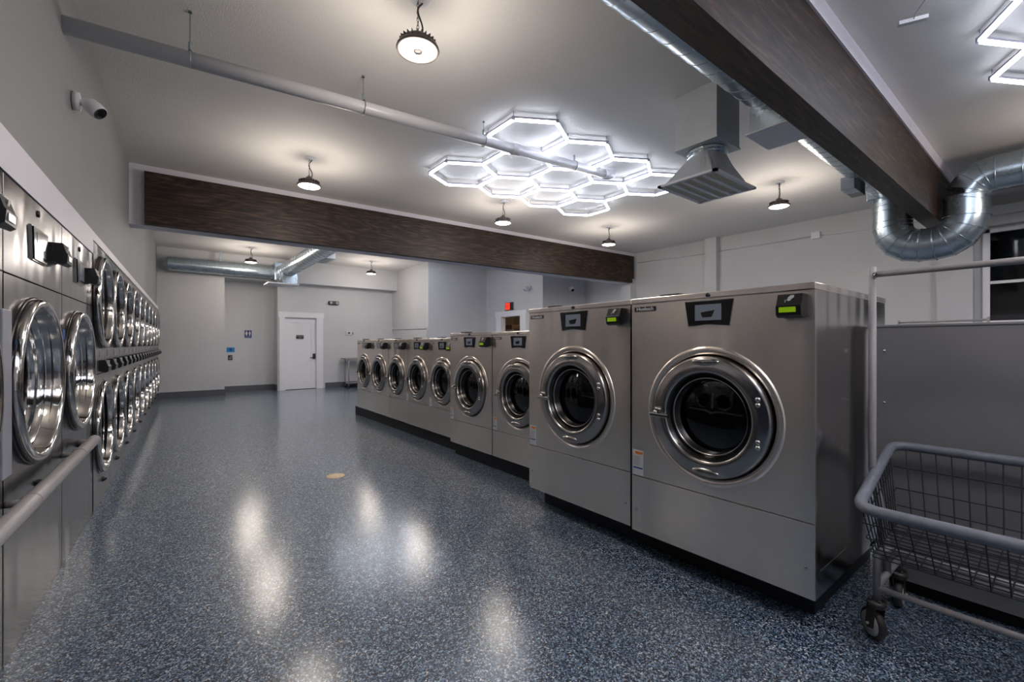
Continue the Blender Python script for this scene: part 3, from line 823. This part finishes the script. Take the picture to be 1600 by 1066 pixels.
hexcluster('glowing honeycomb tubes partly hidden behind the far timber beam', -0.12, 5.27)
hexcluster('glowing honeycomb tubes cut off at the top right corner', 0.08, -4.87)
hexcluster('added unseen honeycomb of fill light tubes, above and behind the viewpoint', -3.1, -5.6)  # unseen extra cluster, added to lift the light on the foreground and ceiling
# driver boxes
dv = thing('light_driver', 'small white driver box hanging by its wire near the top right', 'driver box', (3.87, 0.665, 3.40), math.radians(115))
MB().box(-0.075, 0.075, -0.018, 0.018, -0.012, 0.014, bev=0.003).build('box_body', 'white', dv)
MB().tube([(0.0, 0.014, 0.0), (0.0, 0.035, 0.02), (-0.06, 0.10, 0.10), (-0.09, 0.16, 0.125)], 0.003, 6).build('wire', 'textgrey', dv)

# ---------------------------------------------------------------- ducts
def duct_regs(parent, x, y, z, w_, d_, neck):
    MB().box(x, x + w_, y, y + d_, z - 0.012, z, bev=0.002).build('air_register', 'white', parent, label='white rectangular air register')
    MB().box(x + 0.03, x + w_ - 0.03, y + 0.02, y + d_ - 0.02, z, z + neck).build('register_neck', 'galv', parent)
dt = thing('round_duct', 'galvanised round duct along the near beam, looping under it at the right', 'duct', (0, 0, 0))
MB().tube([(-0.35, 1.50, 3.30), (7.15, 1.50, 3.30)], 0.175, 32, ridges=0.17, ridge_h=0.0022).build('duct_run', 'galv', dt)
Rr = 0.20; XD = 7.40
def arc(c, r, a0, a1, n, x=XD):
    return [(x, c[0] + r * math.cos(a0 + (a1 - a0) * k / n), c[1] + r * math.sin(a0 + (a1 - a0) * k / n)) for k in range(n + 1)]
ya, yb, zb_ = 1.47, 0.80, 2.50
pts = [(XD, ya, 3.12), (XD, ya, 2.84)]
pts += arc((ya - 0.27, 2.77), 0.27, 0, -PI / 2, 4)
pts += arc((yb + 0.27, 2.77), 0.27, -PI / 2, -PI, 4)
pts += [(XD, yb, 2.90)]
MB().tube(pts, Rr, 36, smooth=True).build('duct_loop', 'galv', dt)
def ring_at(p, d, r):
    seam = MB()
    d = Vector(d).normalized(); p = Vector(p)
    seam.tube([p - d * 0.006, p - d * 0.003, p + d * 0.003, p + d * 0.006], [r, r + 0.006, r + 0.006, r], 36)
    seam.build('duct_seam', 'galv', dt)
for i in range(1, len(pts) - 1):
    a_ = (Vector(pts[i + 1]) - Vector(pts[i - 1]))
    ring_at(pts[i], a_, Rr + 0.002)
pts2 = [(XD, yb, 2.84), (XD, yb, 3.0)] + arc((yb - 0.24, 2.97), 0.24, 0, PI / 2, 4)[0:] + [(XD, -2.6, 3.21)]
MB().tube(pts2, Rr - 0.002, 36, smooth=True).build('duct_run', 'galv', dt)
for i in range(1, len(pts2) - 1): ring_at(pts2[i], Vector(pts2[i + 1]) - Vector(pts2[i - 1]), Rr)
for k in range(8): ring_at((XD, 0.36 - 0.36 * k, 3.21), (0, 1, 0), Rr - 0.001)
for zz in (3.05, 2.98): ring_at((XD, ya, zz), (0, 0, 1), Rr + 0.001)
MB().box(7.14, 7.62, 1.26, 1.68, 3.12, 3.48, bev=0.01).build('duct_elbow', 'galv', dt)
duct_regs(dt, 3.66, 1.30, 2.955, 0.43, 0.34, 0.20)
MB().box(6.05, 6.28, 1.53, 1.66, 3.02, 3.16, bev=0.004).build('take_off', 'galv_flat', dt, label='pale side take off box')
MB().box(6.28, 6.46, 1.53, 1.66, 3.02, 3.13, bev=0.004).build('take_off_grille', 'panelgrey', dt, label='dark grille on the take off')

dt = thing('round_duct', 'galvanised round duct on the back wall with a branch toward the far beam', 'duct', (0, 0, 0))
MB().tube([(0.10, 12.86, 3.12), (0.12, 12.84, 3.12), (2.20, 12.84, 3.12)], 0.165, 28, ridges=0.14, ridge_h=0.003).build('duct_run', 'galv', dt)
MB().lathe([(0.165, 0), (0.15, -0.03), (0.12, -0.06), (0.07, -0.085), (0.0005, -0.09)], 28, cx=0.10, cz=3.12, cy=12.84, axis='x').build('duct_end', 'galv', dt)
MB().box(1.05, 1.08, 12.80, 12.83, 3.28, 3.53).build('strap', 'galv', dt)
MB().box(2.20, 2.62, 12.55, 13.05, 2.90, 3.35, bev=0.008).build('plenum', 'galv', dt, label='square duct box at the wall')
MB().tube([(2.41, 12.60, 3.12), (2.41, 7.55, 3.12)], 0.175, 28, ridges=0.20, ridge_h=0.003).build('duct_branch', 'galv', dt)
MB().box(2.26, 2.60, 11.95, 12.42, 2.76, 3.02, bev=0.006).build('register_neck', 'galv', dt)
MB().box(1.93, 2.62, 11.88, 12.46, 2.725, 2.76, bev=0.004).build('air_register', 'white', dt, label='pale flat register plate')
MB().box(2.55, 2.72, 9.6, 9.95, 3.0, 3.14, bev=0.004).build('take_off', 'galv_flat', dt)
MB().box(2.55, 2.72, 9.25, 9.6, 2.99, 3.13, bev=0.004).build('take_off_grille', 'white', dt)

# square diffuser hanging from the ceiling
df = thing('air_diffuser', 'square galvanised hood with white slatted grille hanging from the ceiling', 'air diffuser', (3.90, 2.085, 0))
bx = MB().box(-0.205, 0.205, -0.195, 0.195, 3.045, CZ)
bx.box(-0.212, 0.212, -0.202, 0.202, 3.040, 3.052).box(-0.2065, 0.2065, -0.1965, 0.1965, 3.150, 3.153).build('duct_box', 'galv_flat', df)
MB().lathe([(0.165, 3.05), (0.165, 3.03), (0.172, 3.022), (0.165, 3.014), (0.165, 2.998), (0.172, 2.99), (0.165, 2.982), (0.165, 2.96)], 40, axis='z').build('collar', 'galv', df)
cn = MB(); n = 48; vs = []
for k in range(n):
    q = 2 * PI * (k + 0.5) / n
    vs.append((0.165 * math.cos(q), 0.165 * math.sin(q), 2.965))
for k in range(n):
    q = 2 * PI * (k + 0.5) / n
    dx, dy = math.cos(q), math.sin(q)
    t_ = min(0.335 / max(abs(dx), 1e-6), 0.245 / max(abs(dy), 1e-6))
    vs.append((t_ * dx, t_ * dy, 2.715))
cn.add(vs, [(k, (k + 1) % n, n + (k + 1) % n, n + k) for k in range(n)], 0, False)
cn.build('hood', 'galv_flat', df)
gr = MB()
gx, gy = 0.365, 0.272
gr.box(-gx, gx, -gy, -gy + 0.035, 2.695, 2.715).box(-gx, gx, gy - 0.035, gy, 2.695, 2.715).box(-gx, -gx + 0.035, -gy, gy, 2.695, 2.715).box(gx - 0.035, gx, -gy, gy, 2.695, 2.715)
grille = gr.build('grille_frame', 'white', df)
for k in range(1, 5):
    yy = -gy + 0.03 + (2 * gy - 0.06) * k / 5
    MB().box(-gx + 0.03, gx - 0.03, yy - 0.012, yy + 0.012, 2.690, 2.702).build('slat', 'white', grille)
MB().box(-gx + 0.03, gx - 0.03, -gy + 0.03, gy - 0.03, 2.704, 2.712).build('filter', simple('beige filter', (0.60, 0.54, 0.44), 0.7, var=0.06, scale=40), grille, label='beige filter mat behind the slats')

# white pipe with hangers
pz = lambda x: 3.20 + 0.053 * x
wp = thing('ceiling_pipe', 'white plastic pipe hung below the ceiling from the left wall to the hexagon lights', 'pipe', (0, 0, 0))
MB().tube([(-0.50, 3.72, pz(-0.50)), (4.42, 3.70, pz(4.42))], 0.052, 24).build('pipe', 'pvc', wp)
MB().tube([(4.38, 3.70, pz(4.38)), (4.45, 3.70, pz(4.42)), (4.505, 3.70, pz(4.42) + 0.02), (4.53, 3.70, pz(4.42) + 0.06), (4.53, 3.70, CZ)], 0.060, 24).build('elbow', 'pvc', wp)
for xx in (2.9,): MB().tube([(xx, 3.705, pz(xx)), (xx + 0.10, 3.705, pz(xx + 0.1))], 0.060, 24).build('coupling', 'pvc', wp)
for xx in (0.135, 1.315, 2.54, 3.85):
    hg = MB().tube([(xx, 3.705 + 0.056 * math.cos(q), pz(xx) + 0.058 * math.sin(q)) for q in [2 * PI * j / 20 for j in range(20)]], 0.004, 6, closed=True)
    hg.tube([(xx, 3.705, pz(xx) + 0.055), (xx, 3.705, pz(xx) + 0.11)], 0.011, 8).tube([(xx, 3.705, pz(xx) + 0.10), (xx, 3.705, CZ)], 0.0045, 8).lathe([(0.012, CZ - 0.012), (0.012, CZ)], 10, xx, 0, 0, 'z', 3.705)
    hg.build('pipe_hanger', 'galv', wp)

# conduit on the right wall
cd = thing('wall_conduit', 'thin white conduit along the top of the right wall', 'conduit', (0, 0, 0))
MB().tube([(9.235, 6.72, 3.29), (9.235, 4.93, 3.24)], 0.011, 8).tube([(9.235, 4.68, 3.24), (9.235, 2.97, 3.225)], 0.011, 8).tube([(9.235, 2.83, 3.22), (9.237, 2.6, 3.20), (9.238, 2.3, 3.19), (9.24, 1.32, 3.18)], 0.006, 8).build('conduit_tube', 'wall', cd)
MB().box(9.20, 9.25, 2.83, 2.97, 3.17, 3.29, bev=0.004).build('junction_box', 'white', cd)

# ---------------------------------------------------------------- grey sheet metal housing on the right
bk = thing('metal_housing', 'low wall of grey sheet metal panels behind the laundry cart', 'metal panel wall', (0, 0, 0))
mb = MB()
y = 0.655
for k in range(4):
    mb.box(2.955, 2.97, y - 1.15 + 0.003, y - 0.003, 0.075, 1.365, bev=0.002); y -= 1.15
mb.build('front_panel', 'panelgrey', bk)
MB().box(2.985, 3.32, -3.95, 0.64, 0.075, 1.36).box(3.10, 3.30, -3.95, 0.63, 0.0, 0.075).build('housing_body', 'panelgrey', bk)
MB().box(2.950, 3.33, -3.96, 0.66, 1.362, 1.375, bev=0.003).build('top_cap', 'panelgrey', bk)
MB().box(3.02, 3.25, -3.9, 0.60, 0.0, 0.075).build('toe_board', 'black', bk)
sc_m = MB()
for zz in (0.16, 0.42, 0.70, 0.97, 1.24):
    for yy in (0.62, -0.46): sc_m.lathe([(0.007, 0.0), (0.006, -0.003), (0.0005, -0.004)], 10, 2.955, zz, 0, 'x', yy)
sc_m.build('panel_screws', 'chrome', bk)

# ---------------------------------------------------------------- laundry carts
def caster(parent, x, y, yaw):
    """yaw turns the rolling direction; top plate at z 0.17"""
    c_ = MB()
    c_.lathe([(0.0005, 0.175), (0.034, 0.175), (0.036, 0.160), (0.030, 0.155), (0.030, 0.148)], 24, axis='z')
    for q in range(4): c_.cyl(0.024 * math.cos(q * PI / 2 + .6), 0.024 * math.sin(q * PI / 2 + .6), 0, 0.006, 0.172, 0.186, n=8)
    mm = Matrix.Rotation(yaw, 4, 'Z')
    for s_ in (-1, 1):
        c_.prism([(-0.026, 0.150), (0.022, 0.150), (0.006, 0.055), (-0.026, 0.045), (-0.038, 0.060)], s_ * 0.020 - 0.0015, s_ * 0.020 + 0.0015, mat=mm)
    c_.box(-0.028, 0.024, -0.0215, 0.0215, 0.148, 0.152, mat=mm)
    o = c_.build('caster', 'lamp_body', parent, label='swivel caster with pale hub')
    o.location = (x, y, 0)
    off = Vector((-0.020, 0, 0))
    w_ = MB().lathe([(0.046, -0.014), (0.058, -0.014), (0.0645, -0.009), (0.0655, 0.0), (0.0645, 0.009), (0.058, 0.014), (0.046, 0.014)], 40, axis='y', cx=-0.020, cz=0.0655, mat=mm)
    w_.build('wheel', 'wheel', o)
    hb = MB()
    for s_ in (-1, 1):
        hb.lathe([(0.050, s_ * 0.0135), (0.048, s_ * 0.0175), (0.018, s_ * 0.0180), (0.014, s_ * 0.0195), (0.0005, s_ * 0.0195)], 32, axis='y', cx=-0.020, cz=0.0655, mat=mm)
    hb.tube([(-0.020, -0.030, 0.0655), (-0.020, 0.030, 0.0655)], 0.006, 8, mat=mm)
    hb.build('wheel_hub', 'wheelhub', o, label='beige plastic hub')
    return o
def cart(label, yaws):
    t = thing('laundry_cart', label, 'laundry cart', (0, 0, 0), 0, 'wire laundry carts with hanging rails')
    # local x = length (world -Y), local y = width (world +X); origin (2.60, 0.09)
    L0, L1 = -0.44, 0.44
    yb0, yb1 = -0.195, 0.195
    fm = MB()
    for xx in (L0, L1):
        s_ = 1 if xx < 0 else -1
        fm.tube([(xx, yb0, 0.17), (xx, yb0, 0.375), (xx + s_ * 0.012, yb0, 0.395), (xx + s_ * 0.05, yb0, 0.405)], 0.0135, 14)
        fm.tube([(xx, yb1, 0.17), (xx, yb1, 0.40), (xx + s_ * 0.012, yb1, 0.415), (xx + s_ * 0.05, yb1, 0.425)], 0.0135, 14)
        fm.tube([(xx, yb0, 0.235), (xx, yb1, 0.235)], 0.0135, 14)
    for yy in (yb0, yb1): fm.tube([(L0, yy, 0.228), (L1, yy, 0.228)], 0.0125, 14)
    fm.tube([(L0 + 0.05, yb0, 0.405), (L1 - 0.05, yb0, 0.405)], 0.0125, 14); fm.tube([(L0 + 0.05, yb1, 0.424), (L1 - 0.05, yb1, 0.424)], 0.0125, 14)
    fm.build('frame', 'cart', t)
    # rim: four corners (x, y, z), rounded
    A = Vector((-0.445, -0.45, 0.630)); B = Vector((-0.485, 0.27, 0.772)); D_ = Vector((0.485, 0.27, 0.772)); E_ = Vector((0.445, -0.45, 0.630))
    cs = [A, B, D_, E_]; rim = []
    for i in range(4):
        p, c, nx = cs[i - 1], cs[i], cs[(i + 1) % 4]
        r_ = 0.075
        a = c + (p - c).normalized() * r_; b = c + (nx - c).normalized() * r_
        for k in range(7):
            f = k / 6
            rim.append(a * (1 - f) ** 2 + c * 2 * f * (1 - f) + b * f * f)
    MB().tube(rim, 0.0215, 14, closed=True).build('bumper_rim', 'bumper', t, label='thick grey bumper rim')
    # wire basket
    a_ = Vector((-0.425, -0.33, 0.410)); b_ = Vector((-0.43, 0.13, 0.438)); d_ = Vector((0.43, 0.13, 0.438)); e_ = Vector((0.425, -0.33, 0.410))
    wm = MB(); wr = 0.0026
    def side(t0, t1, u0, u1, nv, fr):
        for k in range(1, nv):
            f = k / nv
            wm.tube([t0.lerp(t1, f), u0.lerp(u1, f)], wr, 5, caps=False)
        for f in fr: wm.tube([t0.lerp(u0, f), t1.lerp(u1, f)], wr, 5, caps=False)
    side(A, E_, a_, e_, 18, (0.30, 0.62, 0.90, 1.0))
    side(B, D_, b_, d_, 18, (0.30, 0.58, 0.80, 1.0))
    side(A, B, a_, b_, 14, (0.30, 0.60, 0.88, 1.0))
    side(E_, D_, e_, d_, 14, (0.30, 0.60, 0.88, 1.0))
    for k in range(1, 18): f = k / 18; wm.tube([a_.lerp(e_, f), b_.lerp(d_, f)], wr, 5, caps=False)
    for k in range(1, 12): f = k / 12; wm.tube([a_.lerp(b_, f), e_.lerp(d_, f)], wr, 5, caps=False)
    wm.build('wire_basket', 'wire', t)
    # two poles with the hanging rail
    for sx in (-1, 1):
        MB().tube([(sx * 0.44, -0.02, 0.235), (sx * 0.445, -0.035, 0.40), (sx * 0.452, -0.05, 0.52), (sx * 0.478, -0.065, 0.66), (sx * 0.484, -0.068, 0.72), (sx * 0.484, -0.068, 1.625)], 0.0145, 14).build('pole', 'cart', t)
    rl_ = MB().tube([(-0.484, -0.068, 1.590), (0.484, -0.068, 1.590)], 0.0135, 12)
    rail = rl_.build('hanging_rail', 'cart', t)
    MB().lathe([(0.008, -0.006), (0.008, 0.0), (0.0005, 0.001)], 10, cx=0, cz=0, axis='y').build('bolt', 'chrome', rail).location = (-0.47, -0.086, 1.590)
    i = 0
    for xx in (L0, L1):
        for yy in (yb0, yb1):
            caster(t, xx, yy, yaws[i]); i += 1
    return t
c0 = cart('grey wire laundry cart with tall hanging rail in the right foreground', [math.radians(-42), math.radians(-85), math.radians(30), math.radians(70)])
c0.location = (2.60, 0.09, 0); c0.rotation_euler = (0, 0, RZW)
a1, a2 = Vector((3.95, 9.20)), Vector((4.28, 8.40))
def place_cart(p, q, lb):
    d = q - p; rz = math.atan2(d.y, d.x); m_ = (p + q) / 2
    off = Vector((0.068 * -math.sin(rz), 0.068 * math.cos(rz)))
    dup(c0, (m_.x + off.x, m_.y + off.y, 0), rz, lb)
place_cart(a1, a2, 'far laundry cart whose hanging rail rises behind the small washers')
place_cart(Vector((8.60, 1.62)), Vector((8.35, 0.72)), 'laundry cart whose hanging rail shows above the grey panels near the window')

# ---------------------------------------------------------------- small fittings
# steel table on casters by the back wall
tb = thing('work_table', 'narrow grey metal table beside the last small washer by the back wall', 'table', (4.45, 13.15, 0))
MB().box(-0.38, 0.38, -0.20, 0.22, 0.83, 0.86, bev=0.005).build('tabletop', 'panelgrey', tb)
for sx in (-0.26, 0.33):
    for sy in (-0.16, 0.18): MB().cyl(sx, sy, 0, 0.016, 0.03, 0.83, n=12).build('leg', 'cart', tb)
MB().box(-0.30, 0.36, -0.17, 0.19, 0.12, 0.14).build('lower_shelf', 'chromed', tb)
for sx in (-0.26, 0.33):
    for sy in (-0.16, 0.18): MB().lathe([(0.0005, -0.012), (0.03, -0.012), (0.03, 0.012), (0.0005, 0.012)], 16, sx, 0.03, 0, 'y', sy).build('caster', 'rubber', tb)

# signs and devices on the far walls (local front faces -Y)
def sign(name, label, cat, x0, x1, z0, z1, y, mat, dp=0.012):
    t = thing(name, label, cat, ((x0 + x1) / 2, y, (z0 + z1) / 2))
    w2, h2 = (x1 - x0) / 2, (z1 - z0) / 2
    MB().box(-w2, w2, -dp, 0, -h2, h2, bev=0.002).build('plate', mat, t)
    return t, w2, h2, dp
t, w2, h2, dp = sign('restroom_sign', 'navy restroom sign with white figures on the recess wall', 'sign', 1.70, 1.865, 1.44, 1.645, 13.9, 'navy')
for sx in (-1, 1):
    m_ = MB(); cx = sx * 0.038
    m_.disc(0.012, -dp - 0.001, 20, cx, 0.072)
    if sx < 0: m_.prism([(cx - 0.020, 0.055), (cx + 0.020, 0.055), (cx + 0.030, -0.005), (cx + 0.012, -0.005), (cx + 0.012, -0.045), (cx - 0.012, -0.045), (cx - 0.012, -0.005), (cx - 0.030, -0.005)], -dp - 0.002, -dp)
    else: m_.prism([(cx - 0.022, 0.055), (cx + 0.022, 0.055), (cx + 0.022, 0.0), (cx + 0.012, 0.0), (cx + 0.012, -0.045), (cx - 0.012, -0.045), (cx - 0.012, 0.0), (cx - 0.022, 0.0)], -dp - 0.002, -dp)
    m_.build('figure', 'label', t, label='white figure')
text_obj('lettering', 'RESTROOM', 0.024, 'label', t, (0, -dp - 0.001, -0.075), (PI / 2, 0, 0), 0.0005)
t, w2, h2, dp = sign('wall_notice', 'bright blue notice at the left edge of the recess', 'sign', 1.29, 1.47, 1.055, 1.18, 13.9, 'cyan')
MB().prism([(-0.03, 0.02), (0.0, 0.045), (0.03, 0.02), (0.02, -0.03), (-0.02, -0.03)], -dp - 0.001, -dp).build('symbol', 'navy', t)
t, w2, h2, dp = sign('wall_notice', 'small black square notice below the bright blue one', 'sign', 1.32, 1.42, 0.845, 0.975, 13.9, 'plastic')
MB().box(-0.03, 0.03, -dp - 0.001, -dp, -0.04, -0.025).box(-0.03, 0.03, -dp - 0.001, -dp, -0.015, -0.005).prism([(-0.02, 0.01), (0.03, 0.045), (0.035, 0.01)], -dp - 0.001, -dp).build('print', 'textgrey', t)
t = thing('emergency_light', 'dark two headed emergency light high above the white door', 'emergency light', (3.89, 13.45, 2.47))
MB().box(-0.145, 0.145, -0.07, 0, -0.055, 0.055, bev=0.02).build('housing', 'plastic', t)
for sx in (-1, 1): MB().lathe([(0.042, 0.0), (0.042, -0.018), (0.034, -0.022), (0.0005, -0.018)], 24, sx * 0.085, 0, cy=-0.068).build('lamp_head', 'placard', t)
t = thing('thermostat', 'small white wall thermostat right of the white door', 'thermostat', (4.33, 13.45, 1.60))
MB().box(-0.085, 0.085, -0.03, 0, -0.06, 0.06, bev=0.006).build('housing', 'label', t)
MB().box(-0.025, 0.035, -0.033, -0.029, -0.02, 0.025).build('display', 'plastic', t)
MB().box(0.10, 0.14, -0.02, 0, -0.045, 0.03, bev=0.004).build('sensor', 'textgrey', t)
# exit sign on the side wall (faces -X)
t = thing('exit_sign', 'red lit exit sign above the white framed opening', 'exit sign', (7.64, 9.84, 2.33), -PI / 2)
MB().box(-0.17, 0.17, -0.05, 0, -0.11, 0.11, bev=0.006).build('housing', 'plastic', t)
MB().box(-0.15, 0.06, -0.053, -0.050, -0.095, 0.095).build('face', 'exit', t, label='glowing red face')
text_obj('lettering', 'EXIT', 0.13, 'plastic', t, (-0.045, -0.0535, 0.0), (PI / 2, 0, 0), 0.0006, xs=0.62)
# back room cabinet
cbn = thing('wood_cabinet', 'brown wooden cabinet seen through the white framed opening', 'cabinet', (8.75, 10.9, 0))
MB().box(-0.45, 0.9, -0.3, 0.3, 0, 1.86, bev=0.01).build('cabinet_body', 'brown', cbn)
MB().box(-0.36, 0.82, -0.315, -0.30, 1.55, 1.74, bev=0.004).build('drawer_front', 'black', cbn)
t = thing('ceiling_lamp', 'warm glowing lamp in the back room', 'lamp', (8.8, 9.9, 2.5))
MB().lathe([(0.14, 0.10), (0.14, 0.05), (0.11, 0.03), (0.0005, 0.02)], 24, axis='z').build('diffuser', 'warm', t)
# cameras
def camera_thing(label, loc, rz, tilt, s=1.0):
    t = thing('security_camera', label, 'security camera', loc, rz)
    MB().cyl(0, 0, 0, 0.05 * s, -0.028 * s, 0, axis='y', n=24).build('wall_mount', 'white', t)
    MB().tube([(0, -0.02 * s, 0), (0, -0.06 * s, -0.004 * s)], 0.018 * s, 12).build('bracket', 'white', t)
    mm = Matrix.Translation((0, -0.075 * s, -0.008 * s)) @ Matrix.Rotation(tilt, 4, 'Z') @ Matrix.Rotation(math.radians(42), 4, 'X')
    b_ = MB().lathe([(0.0005, 0.045 * s), (0.025 * s, 0.04 * s), (0.040 * s, 0.015 * s), (0.043 * s, -0.02 * s), (0.041 * s, -0.055 * s), (0.036 * s, -0.060 * s)], 28, mat=mm).build('body', 'white', t)
    MB().lathe([(0.0365 * s, -0.058 * s), (0.030 * s, -0.054 * s), (0.0005, -0.056 * s)], 28, mat=mm).build('lens', 'panel_gloss', b_, label='black lens face')
    return t
camera_thing('white security camera on the wall right of the exit sign', (7.64, 9.0, 2.77), -PI / 2, -0.5, 1.35)
camera_thing('small security camera on the shaded wall below the far beam', (8.61, 8.46, 2.77), 0, -0.4, 1.2)
p = row(4.10, -0.02)
camera_thing('white security camera high on the left wall under the pipe', (p[0], 3.98, 2.84), ROW_RZ, -0.45, 1.15)

tag(MB().lathe([(0.085, 0.0002), (0.083, 0.003), (0.0005, 0.0035)], 40, axis='z').build('floor_plug', 'tan'), 'round tan cover set in the blue floor', 'floor cover')
bpy.data.objects['floor_plug'].location = (1.30, 4.42, 0)
